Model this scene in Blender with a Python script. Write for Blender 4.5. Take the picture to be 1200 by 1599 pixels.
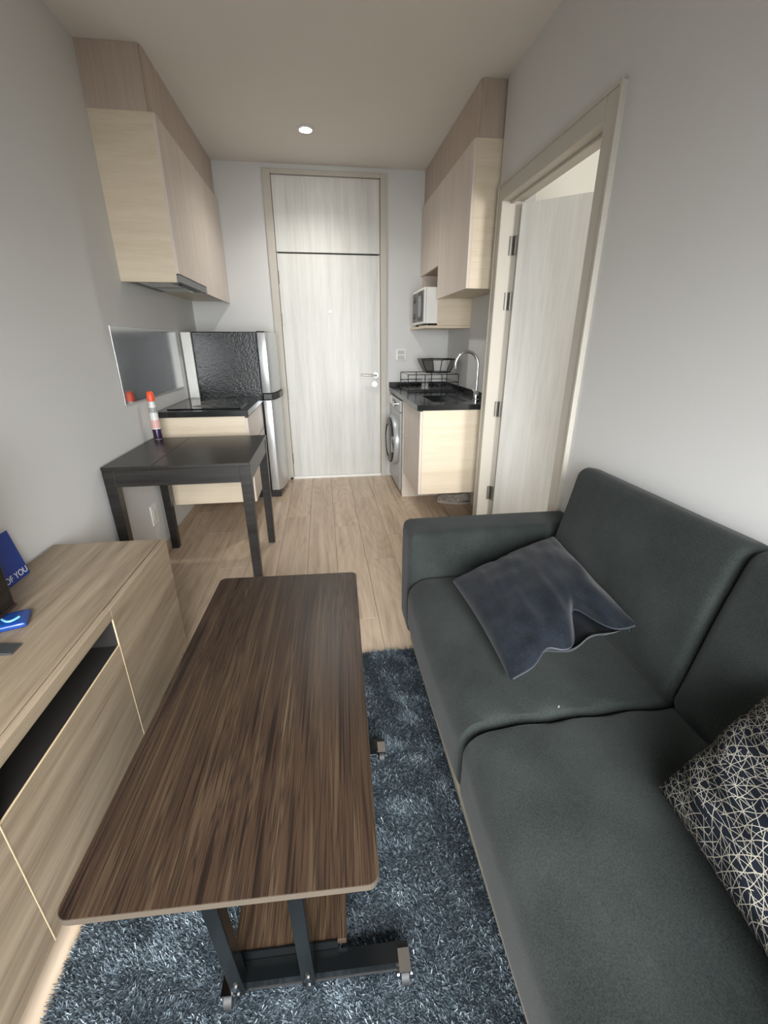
import bpy, bmesh, math, random
import numpy as np
from mathutils import Vector, Matrix, noise

for o in list(bpy.data.objects): bpy.data.objects.remove(o, do_unlink=True)
scene = bpy.context.scene
C = scene.collection
random.seed(7)

# ------------------------------------------------------------------ camera
F_PX = 673.38; PIT = 0.3747; YAW = 0.135; ROLL = -0.0014; CAM_H = 1.3231
cam = bpy.data.cameras.new('camera'); camo = bpy.data.objects.new('camera', cam); C.objects.link(camo)
cy_, sy_ = math.cos(YAW), math.sin(YAW); cp_, sp_ = math.cos(PIT), math.sin(PIT)
fw = Vector((sy_*cp_, cy_*cp_, -sp_)); rt = Vector((cy_, -sy_, 0)); up = rt.cross(fw)
r2 = rt*math.cos(ROLL) + up*math.sin(ROLL); u2 = -rt*math.sin(ROLL) + up*math.cos(ROLL)
M = Matrix((r2, u2, -fw)).transposed().to_4x4(); M.translation = Vector((0, 0, CAM_H))
camo.matrix_world = M
cam.sensor_fit = 'VERTICAL'; cam.sensor_height = 24.0; cam.lens = F_PX/1599*24.0
cam.clip_start = 0.02
scene.camera = camo

# ------------------------------------------------------------------ world, lights, exposure
w = bpy.data.worlds.new('world'); scene.world = w; w.use_nodes = True
w.node_tree.nodes['Background'].inputs[0].default_value = (0.80, 0.88, 1.0, 1)
w.node_tree.nodes['Background'].inputs[1].default_value = 0.6
vs = scene.view_settings
vs.view_transform = 'Standard'; vs.look = 'None'; vs.gamma = 1.0; vs.use_curve_mapping = False
vs.exposure = 0.4

def area(name, loc, size, power, color, direction, spread=180):
    l = bpy.data.lights.new(name, 'AREA'); l.shape = 'RECTANGLE'; l.size, l.size_y = size
    l.energy = power; l.color = color; l.spread = math.radians(spread)
    o = bpy.data.objects.new(name, l); C.objects.link(o); o.location = loc
    o.rotation_euler = Vector(direction).to_track_quat('-Z', 'Z').to_euler()
    return o
# daylight entering through the living room window behind the camera and the bedroom window
area('living_window_daylight', (0.05, -1.12, 1.12), (1.7, 1.7), 74, (0.975, 0.99, 1.0), (0, 1, -0.58), 98)
area('bedroom_window_daylight', (2.85, -1.12, 1.35), (0.9, 1.6), 48, (1.0, 0.985, 0.95), (-0.44, 0.9, -0.03), 130)

# ------------------------------------------------------------------ helpers
def lin(r, g, b):
    f = lambda c: (c/255/12.92) if c/255 <= 0.04045 else ((c/255+0.055)/1.055)**2.4
    return (f(r), f(g), f(b), 1)

class MB:
    def __init__(s): s.v = []; s.f = []
    def add(s, v, f):
        n = len(s.v); s.v += [tuple(p) for p in v]; s.f += [tuple(i+n for i in q) for q in f]; return s
    def box(s, x0, x1, y0, y1, z0, z1):
        v = [(x0,y0,z0),(x1,y0,z0),(x1,y1,z0),(x0,y1,z0),(x0,y0,z1),(x1,y0,z1),(x1,y1,z1),(x0,y1,z1)]
        return s.add(v, [(0,3,2,1),(4,5,6,7),(0,1,5,4),(1,2,6,5),(2,3,7,6),(3,0,4,7)])
    def tube(s, pts, r, n=8, closed=False):
        pts = [Vector(p) for p in pts]; m = len(pts); v = []; f = []
        prev = None
        for i, p in enumerate(pts):
            if closed: t = (pts[(i+1) % m]-pts[i-1]).normalized()
            else: t = (pts[min(i+1, m-1)]-pts[max(i-1, 0)]).normalized()
            if prev is None:
                a = Vector((0,0,1)) if abs(t.z) < .9 else Vector((1,0,0))
                x = t.cross(a).normalized()
            else:
                x = (prev - t*prev.dot(t)).normalized()
            prev = x; y = t.cross(x)
            rr = r[i] if isinstance(r, (list, tuple)) else r
            for k in range(n):
                a = 2*math.pi*k/n; v.append(p + x*math.cos(a)*rr + y*math.sin(a)*rr)
        for i in range(m if closed else m-1):
            j = (i+1) % m
            for k in range(n):
                l = (k+1) % n; f.append((i*n+k, i*n+l, j*n+l, j*n+k))
        if not closed:
            f.append(tuple(range(n-1, -1, -1))); f.append(tuple((m-1)*n+k for k in range(n)))
        return s.add(v, f)
    def cyl(s, p0, p1, r0, r1=None, n=20):
        return s.tube([p0, p1], [r0, r0 if r1 is None else r1], n)
    def lathe(s, prof, c, n=24):
        v = []; f = []
        for r, z in prof:
            for k in range(n):
                a = 2*math.pi*k/n; v.append((c[0]+r*math.cos(a), c[1]+r*math.sin(a), c[2]+z))
        for i in range(len(prof)-1):
            for k in range(n):
                l = (k+1) % n; f.append((i*n+k, i*n+l, (i+1)*n+l, (i+1)*n+k))
        f.append(tuple(range(n-1, -1, -1))); f.append(tuple((len(prof)-1)*n+k for k in range(n)))
        return s.add(v, f)
    def prism(s, poly, axis, a, b):
        # poly: 2D points, extruded along axis from a to b
        def mk(p, t):
            return {'x': (t, p[0], p[1]), 'y': (p[0], t, p[1]), 'z': (p[0], p[1], t)}[axis]
        n = len(poly); v = [mk(p, a) for p in poly] + [mk(p, b) for p in poly]
        f = [tuple(range(n-1, -1, -1)), tuple(range(n, 2*n))] + [(i, (i+1) % n, n+(i+1) % n, n+i) for i in range(n)]
        return s.add(v, f)
    def rbox(s, c, h, r, n=10, bulge=(0,0,0), fn=None):
        h = Vector(h); c = Vector(c); rv = r if isinstance(r, (tuple, list)) else (r, r, r)
        ts = [-math.cos(math.pi*i/n) for i in range(n+1)]
        for ax in range(3):
            a1, a2 = (ax+1) % 3, (ax+2) % 3
            for sg in (-1, 1):
                v = []; f = []
                for i in ts:
                    for j in ts:
                        p = Vector((0,0,0)); p[ax] = sg*h[ax]; p[a1] = i*h[a1]; p[a2] = j*h[a2]
                        q = Vector([max(-(h[k]-rv[k]), min(h[k]-rv[k], p[k])) for k in range(3)])
                        d = Vector([(p[k]-q[k])/rv[k] for k in range(3)])
                        o = q + (Vector([e*t for e, t in zip(d.normalized(), rv)]) if d.length > 1e-9 else Vector((0,0,0)))
                        o[ax] += sg*bulge[ax]*(1-i*i)*(1-j*j)
                        o = o + c
                        if fn: o = fn(o)
                        v.append(o)
                m = n+1
                for i in range(n):
                    for j in range(n):
                        q = (i*m+j, (i+1)*m+j, (i+1)*m+j+1, i*m+j+1)
                        f.append(q if sg > 0 else q[::-1])
                s.add(v, f)
        return s

def wloc(o):
    l = Vector((0,0,0))
    while o: l += o.location; o = o.parent
    return l

def build(name, mb, mat, parent=None, bevel=0.0, smooth=False, local=False, weld=False, seg=2, label=None, kind=None):
    me = bpy.data.meshes.new(name)
    off = Vector((0,0,0)) if (local or parent is None) else wloc(parent)
    me.from_pydata([tuple(Vector(p)-off) for p in mb.v], [], mb.f)
    bm = bmesh.new(); bm.from_mesh(me)
    if weld: bmesh.ops.remove_doubles(bm, verts=bm.verts, dist=1e-5)
    bmesh.ops.recalc_face_normals(bm, faces=bm.faces)
    if bevel > 0:
        es = [e for e in bm.edges if len(e.link_faces) == 2 and e.calc_face_angle(0) > 0.5]
        bmesh.ops.bevel(bm, geom=es, offset=bevel, segments=seg, affect='EDGES', profile=0.5, clamp_overlap=True)
    if smooth:
        for f in bm.faces: f.smooth = True
        for e in bm.edges:
            if len(e.link_faces) == 2 and e.calc_face_angle(0) > 0.7: e.smooth = False
    bm.to_mesh(me); bm.free()
    o = bpy.data.objects.new(name, me); C.objects.link(o)
    if mat: me.materials.append(mat)
    if parent: o.parent = parent
    if label: o['label'] = label
    if kind: o['kind'] = kind
    return o

def thing(name, label, cat, loc, group=None, rz=0.0):
    o = bpy.data.objects.new(name, None); C.objects.link(o); o.location = loc; o.empty_display_size = 0.05
    o.rotation_euler = (0, 0, rz); o['label'] = label; o['category'] = cat
    if group: o['group'] = group
    return o
def tag(o, label, cat, group=None):
    o['label'] = label; o['category'] = cat
    if group: o['group'] = group
    return o
def struct(name, mb, mat, bevel=0.0):
    o = build(name, mb, mat, bevel=bevel); o['kind'] = 'structure'; return o
def sroot(name, loc):
    o = bpy.data.objects.new(name, None); C.objects.link(o); o.location = loc; o['kind'] = 'structure'; o.empty_display_size = 0.05
    return o
def B(*a): return MB().box(*a)

# ------------------------------------------------------------------ materials
def newmat(name):
    m = bpy.data.materials.new(name); m.use_nodes = True
    nt = m.node_tree; return m, nt, nt.nodes['Principled BSDF']
def plain(name, col, rough=0.5, metal=0.0, spec=0.5, var=0.04, nscale=8.0, bump=0.0, bscale=300.0, emit=None, bdist=0.002):
    m, nt, p = newmat(name); N = nt.nodes; L = nt.links
    tc = N.new('ShaderNodeTexCoord'); nz = N.new('ShaderNodeTexNoise'); nz.inputs['Scale'].default_value = nscale; nz.inputs['Detail'].default_value = 4
    L.new(tc.outputs['Object'], nz.inputs['Vector'])
    mr = N.new('ShaderNodeMapRange'); mr.inputs[3].default_value = 1-var; mr.inputs[4].default_value = 1+var
    L.new(nz.outputs['Fac'], mr.inputs[0])
    mx = N.new('ShaderNodeMix'); mx.data_type = 'RGBA'; mx.blend_type = 'MULTIPLY'; mx.inputs[0].default_value = 1
    mx.inputs[6].default_value = lin(*col); L.new(mr.outputs[0], mx.inputs[7]); L.new(mx.outputs[2], p.inputs['Base Color'])
    p.inputs['Roughness'].default_value = rough; p.inputs['Metallic'].default_value = metal; p.inputs['Specular IOR Level'].default_value = spec
    if bump:
        n2 = N.new('ShaderNodeTexNoise'); n2.inputs['Scale'].default_value = bscale; n2.inputs['Detail'].default_value = 3
        L.new(tc.outputs['Object'], n2.inputs['Vector'])
        b = N.new('ShaderNodeBump'); b.inputs['Strength'].default_value = bump; b.inputs['Distance'].default_value = bdist
        L.new(n2.outputs['Fac'], b.inputs['Height']); L.new(b.outputs[0], p.inputs['Normal'])
    if emit:
        p.inputs['Emission Color'].default_value = (1, 0.97, 0.93, 1); p.inputs['Emission Strength'].default_value = emit
    return m

def wood(name, stops, axis='y', across=40.0, along=1.5, flow=0.05, flowscale=(3.5, 1.0), rough=0.45, spec=0.4, rnd=False, fine=0.25, bump=0.05, lines=0.0, squeeze=0.6, ring=90.0):
    """grain runs along axis; stops: list of (pos, rgb)"""
    m, nt, p = newmat(name); N = nt.nodes; L = nt.links
    tc = N.new('ShaderNodeTexCoord'); vec = tc.outputs['Object']
    if rnd:
        oi = N.new('ShaderNodeObjectInfo'); mul = N.new('ShaderNodeMath'); mul.operation = 'MULTIPLY'; mul.inputs[1].default_value = 53.0
        L.new(oi.outputs['Random'], mul.inputs[0])
        cb = N.new('ShaderNodeCombineXYZ')
        for i in range(3): L.new(mul.outputs[0], cb.inputs[i])
        ad = N.new('ShaderNodeVectorMath'); ad.operation = 'ADD'; L.new(vec, ad.inputs[0]); L.new(cb.outputs[0], ad.inputs[1]); vec = ad.outputs[0]
    ai = 'xyz'.index(axis); stops = [(0.5+(a-0.5)*squeeze, b) for a, b in stops]
    def mapping(v, a, b):
        mp = N.new('ShaderNodeMapping'); sc = [a, a, a]; sc[ai] = b; mp.inputs['Scale'].default_value = sc; L.new(v, mp.inputs['Vector']); return mp.outputs[0]
    lo = N.new('ShaderNodeTexNoise'); lo.inputs['Scale'].default_value = 1.0; lo.inputs['Detail'].default_value = 0.6
    L.new(mapping(vec, *flowscale), lo.inputs['Vector'])
    sb = N.new('ShaderNodeVectorMath'); sb.operation = 'SUBTRACT'; L.new(lo.outputs['Color'], sb.inputs[0]); sb.inputs[1].default_value = (.5, .5, .5)
    sc = N.new('ShaderNodeVectorMath'); sc.operation = 'SCALE'; sc.inputs['Scale'].default_value = flow; L.new(sb.outputs[0], sc.inputs[0])
    ad2 = N.new('ShaderNodeVectorMath'); ad2.operation = 'ADD'; L.new(vec, ad2.inputs[0]); L.new(sc.outputs[0], ad2.inputs[1])
    n1 = N.new('ShaderNodeTexNoise'); n1.inputs['Scale'].default_value = 1; n1.inputs['Detail'].default_value = 3; n1.inputs['Roughness'].default_value = 0.6
    L.new(mapping(ad2.outputs[0], across, along), n1.inputs['Vector'])
    n2 = N.new('ShaderNodeTexNoise'); n2.inputs['Scale'].default_value = 1; n2.inputs['Detail'].default_value = 4
    L.new(mapping(vec, across*9, along*8), n2.inputs['Vector'])
    mx = N.new('ShaderNodeMix'); mx.data_type = 'FLOAT'; mx.inputs[0].default_value = fine
    L.new(n1.outputs['Fac'], mx.inputs[2]); L.new(n2.outputs['Fac'], mx.inputs[3])
    val = mx.outputs[0]
    if lines > 0:      # closed growth rings: contour lines of the low noise
        mm = N.new('ShaderNodeMath'); mm.operation = 'MULTIPLY'; mm.inputs[1].default_value = ring; L.new(lo.outputs['Fac'], mm.inputs[0])
        sn = N.new('ShaderNodeMath'); sn.operation = 'SINE'; L.new(mm.outputs[0], sn.inputs[0])
        ma = N.new('ShaderNodeMath'); ma.operation = 'MULTIPLY_ADD'; ma.inputs[1].default_value = lines; L.new(sn.outputs[0], ma.inputs[0]); L.new(val, ma.inputs[2]); val = ma.outputs[0]
    cr = N.new('ShaderNodeValToRGB'); e = cr.color_ramp.elements
    e[0].position = stops[0][0]; e[0].color = lin(*stops[0][1]); e[1].position = stops[-1][0]; e[1].color = lin(*stops[-1][1])
    for pos, c in stops[1:-1]:
        k = e.new(pos); k.color = lin(*c)
    L.new(val, cr.inputs[0]); col = cr.outputs[0]
    if rnd:
        mr = N.new('ShaderNodeMapRange'); mr.inputs[3].default_value = 0.93; mr.inputs[4].default_value = 1.05; L.new(oi.outputs['Random'], mr.inputs[0])
        ml = N.new('ShaderNodeMix'); ml.data_type = 'RGBA'; ml.blend_type = 'MULTIPLY'; ml.inputs[0].default_value = 1; L.new(col, ml.inputs[6]); L.new(mr.outputs[0], ml.inputs[7]); col = ml.outputs[2]
    L.new(col, p.inputs['Base Color']); p.inputs['Roughness'].default_value = rough; p.inputs['Specular IOR Level'].default_value = spec
    if bump:
        b = N.new('ShaderNodeBump'); b.inputs['Strength'].default_value = bump; b.inputs['Distance'].default_value = 0.001
        L.new(val, b.inputs['Height']); L.new(b.outputs[0], p.inputs['Normal'])
    return m

M_wall = plain('wall_paint', (214, 214, 212), 0.85, var=0.015, nscale=3, bump=0.06, bscale=250, spec=0.2)
M_ceil = plain('ceiling_paint', (230, 226, 219), 0.9, var=0.01, bump=0.04, bscale=250, spec=0.15)
M_bedwall = plain('bedroom_paint', (238, 236, 228), 0.85, var=0.01)
M_trim = plain('frame_laminate', (192, 187, 176), 0.5, var=0.02)
M_white = plain('white_plastic', (236, 236, 232), 0.4, var=0.01)
M_floor = wood('laminate_plank', [(0.2, (166, 144, 121)), (0.5, (192, 171, 148)), (0.8, (207, 188, 166))], 'y', 26, 1.1, 0.10, (5.0, 0.9), 0.38, 0.45, rnd=True, fine=0.3, lines=0.035)
M_base = plain('skirting_laminate', (178, 160, 138), 0.5)
M_door = wood('pale_ash_laminate', [(0.2, (198, 197, 191)), (0.5, (212, 212, 207)), (0.8, (222, 222, 218))], 'z', 14, 0.7, 0.05, (2.5, 0.8), 0.42, 0.45, fine=0.35)
M_cab = wood('beige_cabinet_laminate', [(0.25, (206, 193, 180)), (0.5, (214, 202, 190)), (0.75, (220, 209, 198))], 'z', 20, 1.0, 0.03, rough=0.4, spec=0.4, fine=0.4)
M_cabh = wood('cream_cabinet_laminate', [(0.25, (208, 193, 168)), (0.5, (216, 202, 179)), (0.75, (222, 209, 188))], 'x', 20, 1.0, 0.03, rough=0.42, spec=0.4, fine=0.4)
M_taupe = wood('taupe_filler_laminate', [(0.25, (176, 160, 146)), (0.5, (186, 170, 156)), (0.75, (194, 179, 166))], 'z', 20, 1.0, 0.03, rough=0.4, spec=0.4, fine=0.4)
M_niche = wood('cocoa_cabinet_laminate', [(0.25, (150, 124, 104)), (0.75, (172, 146, 124))], 'x', 20, 1.0, 0.03)
M_oak = wood('grey_oak_laminate', [(0.05, (84, 71, 57)), (0.36, (132, 117, 97)), (0.6, (150, 135, 114)), (0.95, (172, 156, 133))], 'y', 26, 1.0, 0.06, (4.0, 0.8), 0.45, 0.4, fine=0.35)
M_oakedge = plain('oak_edge_band', (206, 184, 150), 0.45)
M_walnut = wood('walnut_laminate', [(0.05, (17, 12, 9)), (0.32, (32, 23, 18)), (0.48, (58, 44, 33)), (0.56, (31, 23, 18)), (0.68, (70, 56, 42)), (0.78, (38, 28, 22)), (1.0, (94, 78, 58))], 'y', 30, 0.16, 0.20, (2.6, 0.65), 0.34, 0.32, fine=0.42, lines=0.035, ring=60.0, squeeze=0.46)
M_walnutedge = plain('walnut_edge_band', (62, 55, 46), 0.6, var=0.1, nscale=40)
M_blackwood = wood('black_brown_wood', [(0.25, (24, 22, 21)), (0.5, (34, 32, 30)), (0.8, (46, 43, 40))], 'x', 50, 2.0, 0.03, rough=0.33, spec=0.5)
M_granite = plain('black_granite', (26, 28, 29), 0.18, var=0.35, nscale=220, spec=0.5)
M_hob = plain('black_glass', (12, 13, 14), 0.06, spec=0.6)
M_steel = plain('brushed_steel', (205, 208, 208), 0.16, metal=1.0, var=0.06, nscale=30)
M_hoodsteel = plain('hood_steel', (120, 122, 124), 0.4, metal=0.9, var=0.05)
M_chrome = plain('chrome', (215, 217, 220), 0.12, metal=1.0, var=0.01)
M_nickel = plain('satin_nickel', (186, 184, 178), 0.3, metal=1.0, var=0.02)
M_hinge = plain('hinge_steel', (120, 118, 112), 0.4, metal=0.8, var=0.02)
M_silver = plain('silver_door', (205, 208, 210), 0.3, metal=0.55, var=0.02)
M_fridge = plain('black_textured_steel', (20, 23, 24), 0.24, var=0.1, nscale=40, bump=0.55, bscale=75, spec=0.4, bdist=0.004)
M_black = plain('black_plastic', (18, 18, 19), 0.35)
M_blackmetal = plain('black_metal', (11, 13, 14), 0.2)
M_dark = plain('dark_interior', (24, 21, 18), 0.7)
M_grey = plain('grey_plastic', (96, 94, 92), 0.4)
M_washer = plain('washer_silver', (176, 178, 178), 0.35, metal=0.3, var=0.02)
M_glass = plain('smoked_glass', (62, 66, 66), 0.08, spec=0.7)
M_orange = plain('orange_cap', (236, 88, 48), 0.4)
M_redlabel = plain('red_label', (214, 168, 164), 0.5, var=0.2, nscale=60)
M_blueprint = plain('blue_card', (26, 58, 140), 0.35, var=0.15, nscale=12)
M_lightblue = plain('light_blue_print', (120, 190, 225), 0.4)
M_purple = plain('dark_purple_liquid', (40, 22, 58), 0.3)
M_bottle = plain('frosted_plastic', (214, 214, 212), 0.3, var=0.03)
M_cream = plain('cream_trim', (138, 131, 112), 0.6)
M_lamp = plain('lamp_glow', (255, 255, 255), 0.5, emit=60)
M_rubber = plain('caster_rubber', (34, 34, 35), 0.6)

def fabric(name, c1, c2, scale=420, bump=0.25, rough=0.9, sheen=0.3, mott=5.0):
    m, nt, p = newmat(name); N = nt.nodes; L = nt.links
    tc = N.new('ShaderNodeTexCoord')
    a = N.new('ShaderNodeTexNoise'); a.inputs['Scale'].default_value = scale; a.inputs['Detail'].default_value = 2; L.new(tc.outputs['Object'], a.inputs['Vector'])
    b = N.new('ShaderNodeTexNoise'); b.inputs['Scale'].default_value = mott; b.inputs['Detail'].default_value = 5; L.new(tc.outputs['Object'], b.inputs['Vector'])
    mx = N.new('ShaderNodeMix'); mx.data_type = 'FLOAT'; mx.inputs[0].default_value = 0.5; L.new(a.outputs['Fac'], mx.inputs[2]); L.new(b.outputs['Fac'], mx.inputs[3])
    cr = N.new('ShaderNodeValToRGB'); cr.color_ramp.elements[0].position = 0.3; cr.color_ramp.elements[1].position = 0.7
    cr.color_ramp.elements[0].color = lin(*c1); cr.color_ramp.elements[1].color = lin(*c2)
    L.new(mx.outputs[0], cr.inputs[0]); L.new(cr.outputs[0], p.inputs['Base Color'])
    p.inputs['Roughness'].default_value = rough; p.inputs['Specular IOR Level'].default_value = 0.06
    p.inputs['Sheen Weight'].default_value = sheen; p.inputs['Sheen Roughness'].default_value = 0.5
    bp = N.new('ShaderNodeBump'); bp.inputs['Strength'].default_value = bump; bp.inputs['Distance'].default_value = 0.001
    L.new(a.outputs['Fac'], bp.inputs['Height']); L.new(bp.outputs[0], p.inputs['Normal'])
    return m
M_sofa = fabric('charcoal_sofa_fabric', (26, 30, 29), (53, 58, 56), scale=330, bump=0.5, sheen=0.08)
M_seam = plain('sofa_seam', (26, 30, 30), 0.9)
M_velvet = fabric('navy_velvet', (9, 12, 16), (31, 36, 43), 240, 0.08, 0.75, 0.10, 16)

def line_pattern(name):
    """straight pale lines crossing at many angles, each family broken up in patches"""
    m, nt, p = newmat(name); N = nt.nodes; L = nt.links
    tc = N.new('ShaderNodeTexCoord'); acc = None
    def math_(op, a, b=None):
        n_ = N.new('ShaderNodeMath'); n_.operation = op
        for i, q in enumerate((a, b)):
            if q is None: continue
            if isinstance(q, (int, float)): n_.inputs[i].default_value = q
            else: L.new(q, n_.inputs[i])
        return n_.outputs[0]
    wob = N.new('ShaderNodeTexNoise'); wob.inputs['Scale'].default_value = 5; L.new(tc.outputs['UV'], wob.inputs['Vector'])
    for i, (deg, fq) in enumerate(((4, 25), (31, 21), (62, 23), (93, 26), (121, 22), (152, 24))):
        d = N.new('ShaderNodeVectorMath'); d.operation = 'DOT_PRODUCT'; L.new(tc.outputs['UV'], d.inputs[0])
        d.inputs[1].default_value = (math.cos(math.radians(deg))*fq, math.sin(math.radians(deg))*fq, 0)
        t = math_('ADD', d.outputs['Value'], math_('MULTIPLY', wob.outputs['Fac'], 0.35+.12*i))
        fr_ = math_('ABSOLUTE', math_('SUBTRACT', math_('FRACT', t), .5))
        ln_ = math_('LESS_THAN', fr_, .032)
        mp = N.new('ShaderNodeMapping'); mp.inputs['Location'].default_value = (i*7.3, i*3.1, 0); L.new(tc.outputs['UV'], mp.inputs['Vector'])
        vz = N.new('ShaderNodeTexVoronoi'); vz.voronoi_dimensions = '2D'; vz.inputs['Scale'].default_value = 11; L.new(mp.outputs[0], vz.inputs['Vector'])
        sx = N.new('ShaderNodeSeparateColor'); L.new(vz.outputs['Color'], sx.inputs[0])
        on = math_('GREATER_THAN', sx.outputs[0], .22)
        ln_ = math_('MULTIPLY', ln_, on)
        acc = ln_ if acc is None else math_('MAXIMUM', acc, ln_)
    mx = N.new('ShaderNodeMix'); mx.data_type = 'RGBA'; mx.inputs[6].default_value = lin(24, 28, 36); mx.inputs[7].default_value = lin(156, 152, 140)
    L.new(acc, mx.inputs[0]); L.new(mx.outputs[2], p.inputs['Base Color']); p.inputs['Roughness'].default_value = 0.85; p.inputs['Specular IOR Level'].default_value = 0.1
    return m
M_lines = line_pattern('line_network_print')

def rugmat():
    m, nt, p = newmat('rug_pile'); N = nt.nodes; L = nt.links
    at = N.new('ShaderNodeAttribute'); at.attribute_name = 'tint'
    cr = N.new('ShaderNodeValToRGB'); e = cr.color_ramp.elements
    e[0].position = 0.0; e[0].color = lin(50, 59, 66); e[1].position = 1.0; e[1].color = lin(164, 175, 182)
    k = e.new(0.6); k.color = lin(95, 107, 115)
    L.new(at.outputs['Fac'], cr.inputs[0]); L.new(cr.outputs[0], p.inputs['Base Color'])
    p.inputs['Roughness'].default_value = 0.6; p.inputs['Specular IOR Level'].default_value = 0.3
    return m
M_rug = rugmat()
M_rugbase = plain('rug_backing', (48, 58, 66), 0.95)

# ------------------------------------------------------------------ dimensions
XL, XR, KX, YB, ZC = -1.106, 1.10, 1.23, 4.40, 2.686
YR = -1.05          # wall behind the camera, with the windows

# ------------------------------------------------------------------ room shell
floor = struct('floor', B(XL-.1, 4.2, YR-.2, YB+.1, -0.12, -0.012), M_base)
PW = 0.19; rowi = 0; x = XL+0.0
lens = 1.22
while x < KX+.02:
    x1 = min(x+PW, KX+.1)
    y = YR - [0.3, 0.75, 0.1, 0.95, 0.5][rowi % 5]
    while y < YB:
        y0, y1 = max(y, YR), min(y+lens, YB)
        if y1-y0 > 0.02:
            o = build('plank', B(x+.0006-(x+x1)/2, x1-.0006-(x+x1)/2, -(y1-y0)/2+.0006, (y1-y0)/2-.0006, -0.012, 0), M_floor, local=True, bevel=0.0012, seg=1)
            o.location = ((x+x1)/2, (y0+y1)/2, 0); o.parent = floor
        y += lens
    x += PW; rowi += 1
o = build('bedroom_flooring', B(KX+.1, 4.1, YR, 3.3, -0.012, 0), M_floor, floor)

struct('ceiling', B(XL-.1, 4.2, YR-.2, YB+.1, ZC, ZC+.12), M_ceil)
struct('wall_left', B(XL-.1, XL, YR-.2, YB+.1, -.012, ZC), M_wall)
DX0, DX1, DTOP = -0.411, 0.622, 2.648            # entrance door frame
struct('wall_back', MB().box(XL, DX0, YB, YB+.1, -.012, ZC).box(DX1, KX+.1, YB, YB+.1, -.012, ZC).box(DX0, DX1, YB, YB+.1, DTOP, ZC), M_wall)
BY0, BY1, BTOP = 1.800, 2.928, 2.170             # bedroom door frame, outer
WT = XR+.105
struct('wall_right', MB().box(XR, WT, YR, BY0, -.012, ZC).box(XR, WT, BY1, 2.965, -.012, ZC).box(XR, WT, BY0, BY1, BTOP, ZC), M_wall)
struct('wall_kitchen', MB().box(KX, KX+.1, 2.965, YB, -.012, ZC).box(WT, KX, 2.94, 2.965, -.012, ZC), M_wall)
struct('wall_bedroom_back', B(KX+.1, 4.1, 3.3, 3.4, -.012, ZC), M_bedwall)
struct('wall_bedroom_right', B(4.1, 4.2, YR-.2, 3.4, -.012, ZC), M_bedwall)
# rear wall with the two window openings
W1 = (-0.85, 0.95, 0.22, 2.05); W2 = (2.35, 3.35, 0.45, 2.25)
struct('wall_rear', MB().box(XL, W1[0], YR-.15, YR, -.012, ZC).box(W1[1], W2[0], YR-.15, YR, -.012, ZC).box(W2[1], 4.1, YR-.15, YR, -.012, ZC)
       .box(W1[0], W1[1], YR-.15, YR, -.012, W1[2]).box(W1[0], W1[1], YR-.15, YR, W1[3], ZC)
       .box(W2[0], W2[1], YR-.15, YR, -.012, W2[2]).box(W2[0], W2[1], YR-.15, YR, W2[3], ZC), M_wall)
for i, W in enumerate((W1, W2)):
    r = sroot('window_%d' % (i+1), ((W[0]+W[1])/2, YR, W[2]))
    mb = MB(); t = .05
    mb.box(W[0], W[0]+t, YR-.1, YR-.04, W[2], W[3]).box(W[1]-t, W[1], YR-.1, YR-.04, W[2], W[3])
    mb.box(W[0]+t, W[1]-t, YR-.1, YR-.04, W[2], W[2]+t).box(W[0]+t, W[1]-t, YR-.1, YR-.04, W[3]-t, W[3])
    mc = (W[0]+W[1])/2; mb.box(mc-.025, mc+.025, YR-.1, YR-.04, W[2]+t, W[3]-t)
    build('window_frame', mb, M_white, r)

# skirting
struct('baseboard_left', MB().box(XL, XL+.012, YR, 4.39, 0, .07), M_base, 0.002)
struct('baseboard_back', MB().box(XL+.012, DX0, YB-.012, YB, 0, .07), M_base, 0.002)
struct('baseboard_right', MB().box(XR-.012, XR, YR, BY0-.001, 0, .07), M_base, 0.002)

# ------------------------------------------------------------------ entrance door
d1 = sroot('door_1', ((DX0+DX1)/2, YB, 0))
fi0, fi1, ftop = -0.346, 0.566, 2.612
mb = MB().box(DX0, fi0, YB-.022, YB+.06, 0, DTOP).box(fi1, DX1, YB-.022, YB+.06, 0, DTOP).box(fi0, fi1, YB-.022, YB+.06, ftop, DTOP)
mb.box(fi0, fi0+.012, YB+.03, YB+.06, 0, ftop).box(fi1-.012, fi1, YB+.03, YB+.06, 0, ftop)
build('door_frame', mb, M_trim, d1, 0.003)
leaf = build('door_leaf', B(fi0+.004, fi1-.004, YB-.004, YB+.036, 0.03, 2.045), M_door, d1, 0.002)
build('transom_panel', B(fi0+.004, fi1-.004, YB-.004, YB+.036, 2.058, ftop-.003), M_door, d1, 0.002)
build('reveal', B(fi0+.001, fi1-.001, YB+.037, YB+.05, 0.03, ftop-.001), M_dark, d1)
build('threshold', B(fi0, fi1, YB-.012, YB+.05, 0, .028), M_white, d1, 0.003)
for z in (0.22, 0.86, 1.52, 1.86):
    build('hinge', MB().cyl((fi0-.001, YB-.012, z-.05), (fi0-.001, YB-.012, z+.05), .0065, n=10).box(fi0-.004, fi0+.010, YB-.008, YB-.0042, z-.05, z+.05), M_hinge, d1)
h = build('door_handle', MB().cyl((.517, YB-.018, 1.025), (.517, YB-.004, 1.025), .026).cyl((.517, YB-.055, 1.025), (.517, YB-.018, 1.025), .010)
          .tube([(.522, YB-.055, 1.025), (.49, YB-.058, 1.026), (.43, YB-.055, 1.028), (.375, YB-.052, 1.03)], .0095, 10), M_nickel, d1, smooth=True)
build('lock_cylinder', MB().cyl((.505, YB-.016, .94), (.505, YB-.004, .94), .026).cyl((.505, YB-.03, .94), (.505, YB-.016, .94), .014), M_nickel, d1, smooth=True)
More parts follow.
